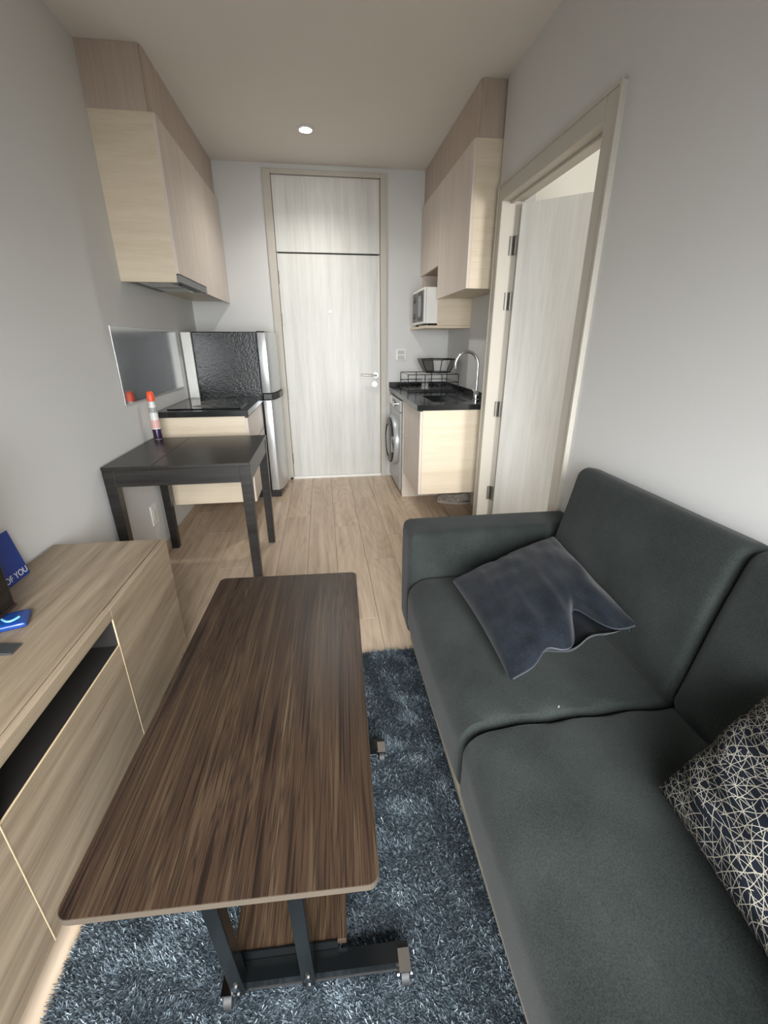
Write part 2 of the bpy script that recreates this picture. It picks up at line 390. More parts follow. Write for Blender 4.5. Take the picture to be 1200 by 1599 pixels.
build('peephole', MB().cyl((.10, YB-.010, 1.586), (.10, YB-.004, 1.586), .011), M_nickel, d1, smooth=True)
# door stop knob on the floor beside the frame
ds = thing('door_stop', 'small dark door stop on the floor at the foot of the entrance door frame', 'door stop', (-.36, 4.30, 0))
build('post', MB().lathe([(.016, 0), (.016, .006), (.007, .009), (.007, .028)], (-.36, 4.30, 0), 12), M_nickel, ds, smooth=True)
build('bumper', MB().lathe([(.012, .028), (.014, .032), (.014, .04), (.010, .043)], (-.36, 4.30, 0), 12), M_black, ds, smooth=True)

# ------------------------------------------------------------------ bedroom door
d2 = sroot('door_2', (XR, (BY0+BY1)/2, 0))
bi0, bi1, btop = 1.890, 2.862, 2.085
mb = MB().box(XR-.018, WT+.012, BY0, bi0, 0, BTOP).box(XR-.018, WT+.012, bi1, BY1, 0, BTOP).box(XR-.018, WT+.012, bi0, bi1, btop, BTOP)
build('door_frame', mb, M_trim, d2, 0.004)
mb = MB().box(XR+.035, XR+.055, bi0, bi0+.012, 0, btop).box(XR+.035, XR+.055, bi0+.012, bi1, btop-.012, btop)
build('door_stop_bead', mb, M_trim, d2, 0.002)
mb = MB().box(XR-.024, XR-.018, BY0-.004, BY0+.012, 0, BTOP+.004).box(XR-.024, XR-.018, BY1-.012, BY1+.004, 0, BTOP+.004).box(XR-.024, XR-.018, BY0+.012, BY1-.012, BTOP-.010, BTOP+.004)
build('architrave_bead', mb, M_trim, d2, 0.002)
hx, hy = 1.185, 2.815; ang = math.radians(-40)
dirx, diry = math.cos(ang), math.sin(ang); nx, ny = -diry, dirx
def leafpt(s, t, z): return (hx+dirx*s+nx*t, hy+diry*s+ny*t, z)
mb = MB(); v = [leafpt(s, t, z) for z in (.012, 2.066) for (s, t) in ((0,0),(.86,0),(.86,.036),(0,.036))]
mb.add(v, [(0,3,2,1),(4,5,6,7),(0,1,5,4),(1,2,6,5),(2,3,7,6),(3,0,4,7)])
lf = build('door_leaf', mb, M_door, d2, 0.002)
for z in (.30, .90, 1.56, 1.86):
    mb = MB().cyl((1.177, 2.836, z-.05), (1.177, 2.836, z+.05), .008, n=10).box(1.150, 1.176, 2.852, 2.861, z-.05, z+.05)
    build('hinge', mb, M_hinge, d2)
mb = MB().tube([leafpt(.80, -.001, 1.0), leafpt(.80, -.05, 1.0), leafpt(.79, -.055, 1.0), leafpt(.68, -.055, 1.0)], .009, 10)
build('door_handle', mb, M_nickel, d2, smooth=True)

# ------------------------------------------------------------------ ceiling downlight
dl = thing('downlight', 'small round glowing downlight recessed in the ceiling near the entrance door', 'ceiling light', (-.031, 3.739, ZC))
mb = MB().lathe([(.040, -.001), (.058, -.001), (.056, -.010), (.042, -.012), (.040, -.008)], (-.031, 3.739, ZC), 28)
build('rim', mb, M_white, dl, smooth=True)
build('lamp_lens', MB().lathe([(.001, -.0145), (.030, -.0142), (.041, -.0125), (.041, -.010), (.001, -.010)], (-.031, 3.739, ZC), 28), M_lamp, dl, smooth=True)
l = bpy.data.lights.new('downlight_beam', 'SPOT'); l.energy = 34; l.spot_size = math.radians(140); l.spot_blend = 0.8; l.shadow_soft_size = 0.05; l.color = (1.0, 0.975, 0.94)
lo = bpy.data.objects.new('downlight_beam', l); C.objects.link(lo); lo.location = (-.031, 3.739, ZC-.03)

# ------------------------------------------------------------------ left upper cabinet and hood
G = .0015
uc = thing('wall_cabinet', 'long beige wall cabinet above the stove counter with extractor hood beneath', 'cabinet', (XL, 3.668, 1.646))
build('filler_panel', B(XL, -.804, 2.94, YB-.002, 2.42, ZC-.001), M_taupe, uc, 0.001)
build('carcass', MB().box(XL, -.802, 2.94, 3.58, 1.70, 2.42).box(XL, -.802, 3.58, YB-.002, 1.662, 2.42), M_cabh, uc, 0.001)
build('side_panel', B(XL, -.801, 2.928, 2.94, 1.646, 2.42), M_cabh, uc, 0.001)
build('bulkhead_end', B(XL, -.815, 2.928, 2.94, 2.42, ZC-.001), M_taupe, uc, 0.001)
build('cabinet_door', B(-.802, -.783, 2.928, 3.579, 1.690, 2.418), M_cab, uc, 0.0015)
build('cabinet_door', B(-.802, -.783, 3.581, YB-.003, 1.646, 2.418), M_cab, uc, 0.0015)
hd = thing('extractor_hood', 'slim grey steel extractor hood set under the long beige wall cabinet', 'extractor hood', (-.95, 3.26, 1.64))
build('body', B(XL+.004, -.808, 2.944, 3.576, 1.655, 1.699), M_hoodsteel, hd, 0.002)
build('front_panel', B(-.808, -.788, 2.944, 3.576, 1.648, 1.688), M_hoodsteel, hd, 0.002)
for k in range(2):
    f = build('grease_filter', B(-1.04, -.86, 3.0+.28*k, 3.24+.28*k, 1.650, 1.656), M_steel, hd, 0.001)
build('switch', MB().cyl((-.83, 3.1, 1.645), (-.83, 3.1, 1.655), .008, n=10), M_black, hd)

# ------------------------------------------------------------------ right upper cabinets
uc2 = thing('wall_cabinet', 'tall beige wall cabinet above the sink beside the bedroom door frame', 'cabinet', (KX, 3.37, 1.644))
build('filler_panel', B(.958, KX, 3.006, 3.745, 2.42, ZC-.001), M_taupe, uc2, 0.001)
build('carcass', B(.956, KX, 3.006, 3.745, 1.65, 2.42), M_cabh, uc2, 0.001)
build('side_panel', B(.956, KX, 2.994, 3.006, 1.644, 2.42), M_cabh, uc2, 0.001)
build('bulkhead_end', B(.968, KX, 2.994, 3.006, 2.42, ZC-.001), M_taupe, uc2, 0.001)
build('cabinet_door', B(.937, .956, 2.994, 3.744, 1.644, 2.418), M_cab, uc2, 0.0015)
uc3 = thing('wall_cabinet', 'beige wall cabinet with open niche holding the microwave in the corner', 'cabinet', (KX, 4.07, 1.43))
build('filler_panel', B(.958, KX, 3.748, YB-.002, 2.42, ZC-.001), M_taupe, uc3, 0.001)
build('carcass', B(.956, KX, 3.748, YB-.002, 1.89, 2.42), M_niche, uc3, 0.001)
build('cabinet_door', B(.937, .956, 3.747, YB-.003, 1.882, 2.418), M_cab, uc3, 0.0015)
build('side_panel', B(.952, KX, 3.748, 3.764, 1.452, 1.89), M_cabh, uc3, 0.001)
build('niche_back', B(KX-.012, KX, 3.764, YB-.002, 1.452, 1.89), M_niche, uc3)
build('far_side', B(.952, KX-.012, YB-.018, YB-.002, 1.452, 1.89), M_cab, uc3)
build('shelf', B(.850, KX, 3.748, YB-.002, 1.432, 1.451), M_cabh, uc3, 0.0015)

mw = thing('microwave', 'white microwave oven with dark door in the corner cabinet niche', 'microwave', (1.02, 4.0, 1.451))
y0, y1, z0, z1 = 3.772, 4.235, 1.468, 1.735
build('body', B(.860, 1.20, y0, y1, z0, z1), M_white, mw, 0.005)
build('door_frame', B(.842, .859, y0, y1, z0, z1), M_white, mw, 0.004)
build('control_panel', B(.8385, .8425, y0+.275, y1-.012, z0+.018, z1-.018), M_grey, mw, 0.001)
dr = build('door', B(.8365, .8425, y0+.012, y0+.272, z0+.018, z1-.018), plain('microwave_door_grey', (128, 124, 122), .4), mw, 0.001)
zc = (z0+z1)/2; yc = y0+.135
hexo = [(yc-.105, zc-.07), (yc-.07, zc-.11), (yc+.07, zc-.11), (yc+.105, zc-.07), (yc+.105, zc+.07), (yc+.07, zc+.11), (yc-.07, zc+.11), (yc-.105, zc+.07)]
hexi = [(yc+(a-yc)*.60, zc+(b-zc)*.74) for a, b in hexo]
build('window_border', MB().prism(hexo, 'x', .8335, .8364), M_black, dr)
build('window_glass', MB().prism(hexi, 'x', .832, .8334), plain('microwave_glass', (120, 126, 126), .2), dr)
for z in (1.535, 1.665):
    build('dial', MB().cyl((.826, 4.14, z), (.8384, 4.14, z), .022, n=16), M_grey, mw, smooth=True)
for (a, b) in ((.88, 3.80), (.88, 4.2), (1.17, 3.80), (1.17, 4.2)):
    build('foot', MB().cyl((a, b, 1.451), (a, b, 1.469), .014, n=10), M_black, mw)

# ------------------------------------------------------------------ wall sockets
so = thing('wall_socket', 'white double socket plate on the back wall above the dish rack counter', 'socket', (.767, YB, 1.21))
build('plate', B(.719, .815, YB-.008, YB, 1.164, 1.258), M_white, so, 0.003)
for z in (1.188, 1.234):
    build('socket_insert', B(.733, .801, YB-.0105, YB-.008, z-.018, z+.018), plain('socket_grey', (190, 190, 188), .5), so, 0.001)
so = thing('wall_socket', 'white socket plate low on the left wall under the black table', 'socket', (XL, 2.715, .31))
build('plate', B(XL, XL+.008, 2.668, 2.765, .245, .375), M_white, so, 0.003)
build('socket_insert', B(XL+.008, XL+.0105, 2.69, 2.745, .275, .345), plain('socket_cream', (226, 224, 216), .5), so, 0.001)

# ------------------------------------------------------------------ right base cabinet, counter, sink
bc = thing('base_cabinet', 'cream floating base cabinet under the sink counter', 'cabinet', (.95, 3.37, .244))
build('carcass', B(.694, KX-.002, 3.058, 3.690, .25, .872), M_cabh, bc, 0.001)
build('side_panel', B(.693, KX-.002, 3.042, 3.058, .244, .872), M_cabh, bc, 0.001)
dd = build('cabinet_door', B(.674, .692, 3.042, 3.685, .244, .866), M_cab, bc, 0.0015)
build('knob', MB().cyl((.662, 3.62, .58), (.674, 3.62, .58), .008, n=12), M_chrome, dd, smooth=True)
pp = tag(build('washer_side_panel', B(.668, KX-.002, 3.692, 3.712, 0, .872), M_cab, bevel=.001), 'upright beige panel standing between sink cabinet and washing machine', 'panel')
ct = thing('countertop', 'black stone countertop with sink over the washing machine', 'countertop', (.94, 3.7, .874))
sx0, sx1, sy0, sy1 = .80, 1.07, 3.18, 3.60
mb = MB().box(.648, KX-.001, 3.022, sy0, .874, .912).box(.648, KX-.001, sy1, YB-.001, .874, .912).box(.648, sx0, sy0, sy1, .874, .912).box(sx1, KX-.001, sy0, sy1, .874, .912)
build('slab', mb, M_granite, ct)
mb = MB().box(.648, KX-.001, YB-.017, YB-.001, .912, .958).box(KX-.017, KX-.001, 3.022, YB-.017, .912, .958)
struct('counter_upstand', mb, M_granite, 0.001)  # stone upstand of the sink countertop, built as a separate strip
sk = MB().box(sx0+.001, sx0+.006, sy0+.001, sy1-.001, .875, .911).box(sx1-.006, sx1-.001, sy0+.001, sy1-.001, .875, .911).box(sx0+.006, sx1-.006, sy0+.001, sy0+.006, .875, .911).box(sx0+.006, sx1-.006, sy1-.006, sy1-.001, .875, .911).box(sx0+.001, sx1-.001, sy0+.001, sy1-.001, .8735, .876)
s_ = build('sink_basin', sk, M_granite, ct)
build('drain', MB().cyl((.935, 3.39, .876), (.935, 3.39, .8785), .03, n=20), M_chrome, s_)
fc = thing('kitchen_faucet', 'chrome gooseneck kitchen faucet on the sink counter', 'faucet', (1.13, 3.2, .912))
build('base', MB().lathe([(.026, 0), (.026, .012), (.018, .018), (.018, .07), (.012, .078)], (1.13, 3.2, .912), 16), M_chrome, fc, smooth=True)
pts = [(1.13, 3.2, .985), (1.13, 3.2, 1.16)]
for k in range(1, 15):
    a = math.pi*k/14*0.98; pts.append((1.13-.083+.083*math.cos(a), 3.2+.02*k/14, 1.165+.095*math.sin(a)))
pts.append((.968, 3.221, 1.145))
build('spout', MB().tube(pts, .0105, 12), M_chrome, fc, smooth=True)
build('lever', MB().tube([(1.13, 3.2, .965), (1.13, 3.235, .975), (1.13, 3.28, .99)], .006, 8), M_chrome, fc, smooth=True)

# dish rack with hexagonal basket
dk = thing('dish_rack', 'black wire dish rack on the black counter by the back wall', 'dish rack', (.96, 4.03, .912))
X0, X1, Y0, Y1 = .735, 1.185, 3.84, 4.22
for z in (.93, .995, 1.062):
    build('rail', MB().tube([(X0,Y0,z),(X1,Y0,z),(X1,Y1,z),(X0,Y1,z)], .0038, 6, True), M_black, dk)
for i in range(4):
    for yy in (Y0, Y1):
        xx = X0+(X1-X0)*i/3
        build('upright', MB().cyl((xx, yy, .912), (xx, yy, 1.062), .0038, n=6), M_black, dk)
for i in range(9):
    xx = X0+.03+(X1-X0-.06)*i/8
    build('cross_wire', MB().cyl((xx, Y0, .93), (xx, Y1, .93), .003, n=6), M_black, dk)
build('drip_tray', B(X0+.008, X1-.008, Y0+.008, Y1-.008, .9125, .922), M_black, dk, 0.002)
bk = thing('hexagonal_basket', 'black mesh basket with flared panels sitting on top of the dish rack', 'basket', (1.03, 4.03, 1.066))
cx, cyy = 1.035, 4.03
def hexpt(k, r, z, sx=1.0): 
    a = math.radians(60*k+30); return (cx+r*math.cos(a)*1.08, cyy+r*math.sin(a), z)
for k in range(6):
    a0, a1, b0, b1 = hexpt(k, .115, 1.072), hexpt(k+1, .115, 1.072), hexpt(k, .172, 1.182), hexpt(k+1, .172, 1.182)
    build('rim_wire', MB().tube([b0, b1], .005, 6), M_black, bk)
    build('base_wire', MB().tube([a0, a1], .005, 6), M_black, bk)
    build('corner_wire', MB().tube([a0, b0], .004, 6), M_black, bk)
    if k in (1, 2, 5):
        A0, A1, B0, B1 = map(Vector, (a0, a1, b0, b1)); n_ = (A1-A0).cross(B0-A0).normalized()*.0008
        mb = MB(); q = [A0*.96+A1*.04, A1*.96+A0*.04, B1*.96+B0*.04, B0*.96+B1*.04]
        mb.add([p-n_ for p in q]+[p+n_ for p in q], [(3,2,1,0),(4,5,6,7),(0,1,5,4),(1,2,6,5),(2,3,7,6),(3,0,4,7)])
        build('mesh_panel', mb, M_grey, bk)
build('base_plate', MB().prism([hexpt(k, .112, 0)[:2] for k in range(6)], 'z', 1.0665, 1.071), M_black, bk)
gl = thing('drinking_glass', 'small clear glass upside down in the dish rack', 'glass', (.90, 3.90, .9345))
mg, ntg, pg = newmat('clear_glass'); pg.inputs['Base Color'].default_value = (.95, .97, .97, 1); pg.inputs['Roughness'].default_value = .05; pg.inputs['Transmission Weight'].default_value = 0.85; pg.inputs['IOR'].default_value = 1.3
build('glass_wall', MB().lathe([(.032, .001), (.034, .001), (.028, .085), (.027, .085), (.031, .004)], (.90, 3.90, .9345), 18), mg, gl, smooth=True)
build('glass_foot', MB().lathe([(.027, .080), (.028, .0805), (.028, .0855), (.026, .087)], (.90, 3.90, .9345), 18), mg, gl, smooth=True)

# ------------------------------------------------------------------ washing machine
wm = thing('washing_machine', 'silver front loading washing machine under the black sink counter', 'washing machine', (.92, 4.04, 0))
build('body', B(.668, 1.20, 3.735, 4.335, .015, .858), M_washer, wm, 0.008)
build('front_panel', B(.650, .668, 3.735, 4.335, .05, .755), M_washer, wm, 0.006)
cp = build('control_panel', B(.646, .668, 3.735, 4.335, .758, .858), M_washer, wm, 0.006)
build('dial', MB().cyl((.620, 3.93, .808), (.646, 3.93, .808), .027, n=20), M_chrome, cp, smooth=True)
build('display', B(.6445, .6465, 4.02, 4.12, .785, .832), M_black, cp, 0.001)
build('drawer', B(.6435, .6465, 4.15, 4.32, .775, .845), M_white, cp, 0.002)
yc, zc = 4.03, .46
def xl(prof, n=40):
    mb = MB(); v = []; f = []
    for r, x_ in prof:
        for k in range(n):
            a = 2*math.pi*k/n; v.append((x_, yc+r*math.cos(a), zc+r*math.sin(a)))
    for i in range(len(prof)-1):
        for k in range(n):
            l_ = (k+1) % n; f.append((i*n+k, i*n+l_, (i+1)*n+l_, (i+1)*n+k))
    f.append(tuple(range(n))); f.append(tuple((len(prof)-1)*n+k for k in range(n)))
    return mb.add(v, f)
pd = build('porthole_door', xl([(.235, .650), (.235, .628), (.225, .612), (.205, .606), (.19, .606), (.19, .645)]), M_washer, wm, smooth=True)
build('dark_ring', xl([(.212, .6075), (.212, .596), (.165, .584), (.150, .584), (.150, .605)]), M_black, pd, smooth=True)
build('porthole_glass', xl([(.149, .604), (.145, .590), (.10, .584), (.02, .582)]), M_hob, pd, smooth=True)
build('door_handle', MB().tube([(.600, 3.83, .53), (.594, 3.818, .46), (.600, 3.83, .39)], .010, 8), M_chrome, pd, smooth=True)
for (a, b) in ((.70, 3.78), (.70, 4.29), (1.16, 3.78), (1.16, 4.29)):
    build('foot', MB().cyl((a, b, 0), (a, b, .016), .02, n=10), M_black, wm)

# grey patterned shoe under the sink cabinet
sh = thing('shoe', 'grey patterned flat shoe on the floor under the floating sink cabinet', 'shoe', (1.08, 3.46, 0))
ol = []
for k in range(28):
    a = 2*math.pi*k/28; ol.append((1.09+.14*math.cos(a), 3.47+(.045+.008*math.cos(a))*math.sin(a)-.25*(.14*math.cos(a))))
build('sole', MB().prism(ol, 'z', 0, .022), plain('shoe_sole', (176, 168, 156), .7), sh, 0.004)
mb = MB(); n = 28; rings = [(0.97, .022), (0.98, .045), (.88, .07), (.72, .085), (.60, .082), (.55, .06)]
v = []; f = []
for s, z in rings:
    for p in ol: v.append((1.09+(p[0]-1.09)*s, 3.47+(p[1]-3.47)*s, z + .02*max(0, (p[0]-1.09)/.14)))
for i in range(len(rings)-1):
    for k in range(n): f.append((i*n+k, i*n+(k+1) % n, (i+1)*n+(k+1) % n, (i+1)*n+k))
f.append(tuple((len(rings)-1)*n+k for k in range(n)))
mb.add(v, f); build('upper', mb, fabric('shoe_knit', (80, 74, 68), (206, 198, 186), 90, .3), sh, smooth=True)

# ------------------------------------------------------------------ left base cabinet, counter, hob, steel splash, fridge
lb = thing('base_cabinet', 'cream floating drawer cabinet under the stove counter behind the black table', 'cabinet', (-.81, 3.45, .24))
build('carcass', B(XL+.014, -.541, 3.086, 3.838, .246, .860), M_cabh, lb, 0.001)
build('side_panel', B(XL+.014, -.540, 3.07, 3.086, .240, .860), M_cabh, lb, 0.001)
for a, b in ((.648, .846), (.444, .640), (.240, .436)):
    build('drawer', B(-.540, -.522, 3.07, 3.838, a, b), M_cab, lb, 0.0015)
lc = tag(build('countertop', B(XL+.001, -.508, 3.035, 3.842, .862, .900), M_granite, bevel=.0015), 'black stone countertop beside the fridge below the steel splashback', 'countertop')
hb = thing('induction_hob', 'black glass induction hob set on the counter beside the fridge', 'hob', (-.83, 3.4, .9))
build('glass_plate', B(-1.05, -.57, 3.12, 3.62, .9003, .907), M_hob, hb, 0.002)
for yy in (3.25, 3.49):
    build('cooking_zone', MB().lathe([(.085, .0071), (.087, .0071), (.087, .0074), (.085, .0074)], (-.83, yy, .9), 32), M_grey, hb)
sp = thing('splashback_panel', 'reflective steel splashback panel on the left wall above the counter', 'splashback', (XL, 3.2, 1.0))
build('steel_sheet', B(XL+.0005, XL+.004, 2.645, 3.76, 1.0, 1.408), M_steel, sp, 0.0006)
build('edge_strip', MB().box(XL+.0005, XL+.008, 2.645, 3.76, .994, 1.0), M_silver, sp)
ff = thing('filler_strip', 'white ribbed upright strip on the counter between wall and fridge', 'filler', (-1.06, 3.848, .905))
build('strip', B(-1.092, -1.018, 3.846, 3.90, .905, 1.400), M_white, ff, 0.003)
for xx in (-1.072, -1.055, -1.038):
    build('rib', B(xx-.003, xx+.003, 3.842, 3.846, .905, 1.38), M_white, ff, 0.001)
build('foot_plate', B(-1.094, -1.016, 3.8435, 3.91, .9003, .905), M_white, ff)

fr = thing('refrigerator', 'black sided two door refrigerator with silver doors beside the entrance door', 'refrigerator', (-.75, 4.1, 0))
fy0, fy1 = 3.850, 4.392
build('body', B(-1.012, -.512, fy0+.002, fy1, .035, 1.404), M_fridge, fr, 0.006)
def doorprof():
    pr = [(-.508, fy0), (-.440, fy0)]
    for k in range(1, 10):
        t = k/10; pr.append((-.440+.055*math.sin(math.pi*t)**.6, fy0+(fy1-fy0)*t))
    pr += [(-.440, fy1), (-.508, fy1)]; return pr
fd = build('freezer_door', MB().prism(doorprof(), 'z', .925, 1.400), M_silver, fr, 0.006, smooth=True)
build('door_handle', MB().prism([(-.505, fy0+.004), (-.43, fy0+.004), (-.38, fy0+.12), (-.366, fy0+.27), (-.38, fy0+.40), (-.43, fy1-.004), (-.505, fy1-.004)], 'z', .872, .921), M_black, fd, 0.004)
build('fridge_door', MB().prism(doorprof(), 'z', .065, .868), M_silver, fr, 0.006, smooth=True)
build('door_gasket', B(-.5115, -.5085, fy0+.006, fy1-.006, .065, 1.398), M_black, fr)
build('top_cap', B(-.512, -.45, fy0+.003, fy1-.003, 1.4005, 1.410), M_black, fr, 0.003)
build('base_plinth', B(-.99, -.43, fy0+.006, fy1-.006, 0.0, .06), M_black, fr, 0.004)

# ------------------------------------------------------------------ black dining table
tb = thing('dining_table', 'black brown wooden table with square legs against the left wall', 'table', (-.747, 2.546, 0))
tx0, tx1, ty0, ty1, tz = XL+.013, -.388, 2.190, 2.903, .759
tsx = -.86
build('table_top', B(tx0, tsx-.001, ty0, ty1, tz-.018, tz), M_blackwood, tb, 0.002)
build('table_top', B(tsx+.001, tx1, ty0, ty1, tz-.018, tz), M_blackwood, tb, 0.002)
ap = .085
build('apron', B(tx0+.05, tx1-.05, ty0+.004, ty0+.024, tz-.018-ap, tz-.0185), M_blackwood, tb, 0.001)
build('apron', B(tx0+.05, tx1-.05, ty1-.024, ty1-.004, tz-.018-ap, tz-.0185), M_blackwood, tb, 0.001)
build('apron', B(tx0+.004, tx0+.024, ty0+.05, ty1-.05, tz-.018-ap, tz-.0185), M_blackwood, tb, 0.001)
build('apron', B(tx1-.024, tx1-.004, ty0+.05, ty1-.05, tz-.018-ap, tz-.0185), M_blackwood, tb, 0.001)
for a in (tx0+.001, tx1-.056):
    for b in (ty0+.001, ty1-.056):
        mb = MB(); t = .006
        ox0, ox1, oy0, oy1 = a, a+.055, b, b+.055
        v = [(ox0+t, oy0+t, 0), (ox1-t, oy0+t, 0), (ox1-t, oy1-t, 0), (ox0+t, oy1-t, 0), (ox0, oy0, tz-.0185), (ox1, oy0, tz-.0185), (ox1, oy1, tz-.0185), (ox0, oy1, tz-.0185)]
        mb.add(v, [(0,3,2,1),(4,5,6,7),(0,1,5,4),(1,2,6,5),(2,3,7,6),(3,0,4,7)])
        build('leg', mb, M_blackwood, tb, 0.002)

# bottle on the table
bt = thing('bottle', 'slim white bottle with orange cap on the black table by the wall', 'bottle', (-1.045, 2.865, tz))
bcx = (-1.045, 2.865, tz)
build('body', MB().lathe([(0.0208, .001), (0.0248, .006), (0.0248, .07), (0.0240, .15), (0.0216, .19), (0.0160, .225), (0.0136, .235)], bcx, 22), M_bottle, bt, smooth=True)
build('dark_base', MB().lathe([(0.0252, .004), (0.0258, .008), (0.0258, .062), (0.0252, .064)], bcx, 22), M_purple, bt, smooth=True)
build('label_band', MB().lathe([(0.0253, .07), (0.0253, .105), (0.0248, .12), (0.0245, .12)], bcx, 22), M_redlabel, bt, smooth=True)
build('dark_print', MB().lathe([(0.0240, .165), (0.0242, .166), (0.0220, .195), (0.0214, .195)], bcx, 22), plain('grey_print', (150, 154, 152), .5, var=.3, nscale=80), bt, smooth=True)
build('cap', MB().lathe([(0.0176, .232), (0.0216, .236), (0.0216, .262), (0.0176, .285), (0.0128, .290)], bcx, 22), M_orange, bt, smooth=True)

# ------------------------------------------------------------------ tv cabinet
tv = thing('tv_cabinet', 'low grey oak media cabinet with open black slot along the left wall', 'cabinet', (-.88, .93, 0))
cx0, cx1, cy0, cy1, cb, ctp = XL+.013, -.669, .155, 1.706, .055, .578
s1, s2 = 1.200, .655
build('top_panel', B(cx0, cx1-.0225, cy0, cy1, ctp-.022, ctp), M_oak, tv, 0.001)
build('top_fascia', B(cx1-.0195, cx1, s2, s1-.001, .542, ctp), M_oak, tv, 0.001)
build('carcass', MB().box(cx0, cx1-.03, cy0+.016, cy1-.016, cb, cb+.016).box(cx0, cx0+.01, cy0+.016, cy1-.016, cb+.016, ctp-.0225)
      .box(cx0+.01, cx1-.003, s1-.006, s1+.0008, .4492, .5415).box(cx0+.01, cx1-.021, s1-.008, s1+.008, cb+.016, .436).box(cx0+.01, cx1-.021, s2-.008, s2+.008, cb+.016, ctp-.0225), M_dark, tv)
build('niche_floor', MB().box(cx0+.01, cx1-.021, s2+.008, s1-.008, .436, .4472).box(cx0+.01, cx1-.0035, s2+.002, s1-.0062, .4472, .4492), M_dark, tv)
build('side_panel', B(cx0, cx1-.021, cy1-.016, cy1, 0, ctp-.0225), M_oak, tv, 0.001)
build('side_panel', B(cx0, cx1-.021, cy0, cy0+.016, 0, ctp-.0225), M_oak, tv, 0.001)
build('cabinet_door', B(cx1-.019, cx1, s1+.0015, cy1, cb, ctp-.001), M_oak, tv, 0.0012)
build('cabinet_door', B(cx1-.019, cx1, cy0, s2-.0015, cb, ctp-.001), M_oak, tv, 0.0012)
df = build('drawer_front', B(cx1-.019, cx1, s2+.0015, s1-.0015, cb, .447), M_oak, tv, 0.0012)
build('edge_band', B(cx1-.0034, cx1+.0004, s2+.0015, s1-.0015, .4472, .4492), M_oakedge, df)
build('edge_band', B(cx1-.012, cx1+.0006, s1-.0011, s1+.0011, cb, .541), M_oakedge, tv)
build('edge_band', B(cx1-.012, cx1+.0006, s2-.0011, s2+.0011, cb, .541), M_oakedge, tv)
build('plinth', B(cx0+.02, cx1-.05, cy0+.02, cy1-.02, 0, cb), M_dark, tv)
build('hinge_knob', MB().cyl((cx1, cy1-.012, .105), (cx1+.004, cy1-.012, .105), .006, n=10), M_chrome, tv)

# television standing on the cabinet, its far lower corner in view
te = thing('television', 'black flat television on a low stand on the oak media cabinet', 'television', (-.94, .78, ctp))
pn = build('panel', B(-.965, -.932, .33, 1.222, .602, 1.11), M_black, te, 0.004)
build('screen', B(-.9318, -.9302, .342, 1.210, .620, 1.098), plain('screen_glass', (8, 9, 9), .08, spec=.6), pn)
build('bezel_line', MB().box(-.9318, -.9285, .33, 1.222, .6025, .612), plain('bezel_brown', (40, 26, 22), .3), pn, 0.001)
for yy in (1.035, .52):
    build('stand_foot', MB().prism([(-1.06, ctp+.0005), (-.825, ctp+.0005), (-.825, ctp+.006), (-.93, ctp+.016), (-1.06, ctp+.008)], 'y', yy-.02, yy+.02), plain('stand_grey', (58, 60, 60), .4), te, 0.001)
    build('stand_stem', B(-.955, -.94, yy-.015, yy+.015, ctp+.010, .603), M_black, te)

# blue printed card leaning on the wall and blue packet lying on the cabinet
def text_mesh(name, body, size, mat, parent, mw_):
    cu = bpy.data.curves.new(name, 'FONT'); cu.body = body; cu.size = size; cu.extrude = 0.0003
    to = bpy.data.objects.new(name+'_tmp', cu); C.objects.link(to)
    bpy.context.view_layer.update()
    me = bpy.data.meshes.new_from_object(to.evaluated_get(bpy.context.evaluated_depsgraph_get()))
    bpy.data.objects.remove(to); me.name = name
    me.transform(Matrix.Translation(-wloc(parent)) @ mw_)
    o = bpy.data.objects.new(name, me); C.objects.link(o); me.materials.clear(); me.materials.append(mat); o.parent = parent
    return o
cd = thing('card', 'dark blue printed card with white lettering leaning on the wall behind the television', 'card', (-1.06, 1.40, ctp))
mb = MB(); lean = .18
def cardp(y, z, t): return (-1.050 - z*lean + t, y, ctp+.0005+z)
v = [cardp(y, z, t) for t in (0, .003) for (y, z) in ((1.30, 0), (1.480, 0), (1.480, .16), (1.30, .16))]
mb.add(v, [(0,3,2,1),(4,5,6,7),(0,1,5,4),(1,2,6,5),(2,3,7,6),(3,0,4,7)])
build('sheet', mb, M_blueprint, cd)
ex, ez = Vector((0, 1, 0)), Vector((-lean, 0, 1)).normalized(); ny_ = ex.cross(ez)
mt = Matrix((ex, ez, ny_)).transposed().to_4x4(); mt.translation = Vector(cardp(1.335, .010, .0034))
text_mesh('lettering', 'D OF YOU', .030, M_white, cd, mt)
pk = thing('snack_packet', 'glossy blue packet with light blue swirl lying in front of the television', 'packet', (-.93, 1.155, ctp))
def pkf(p):
    return Vector((p.x, p.y, ctp+.0005+max(0, p.z-ctp)))
mb = MB().rbox((-.930, 1.155, ctp+.009), (.060, .040, .009), .007, 10, (0, 0, .004))
a = math.radians(20)
def rotp(p, c, a): 
    return (c[0]+(p[0]-c[0])*math.cos(a)-(p[1]-c[1])*math.sin(a), c[1]+(p[0]-c[0])*math.sin(a)+(p[1]-c[1])*math.cos(a), p[2])
mb.v = [rotp(p, (-.930, 1.155), a) for p in mb.v]
build('wrapper', mb, plain('blue_wrapper', (24, 62, 132), .2, var=.25, nscale=30, spec=.6), pk, smooth=True, weld=True)
sw = [rotp((-.975+.085*t, 1.155+.022*math.sin(t*6.0), ctp+.0200), (-.930, 1.155), a) for t in [i/16 for i in range(17)]]
build('swirl_print', MB().tube(sw, [.004]*17, 6), M_lightblue, pk, smooth=True)

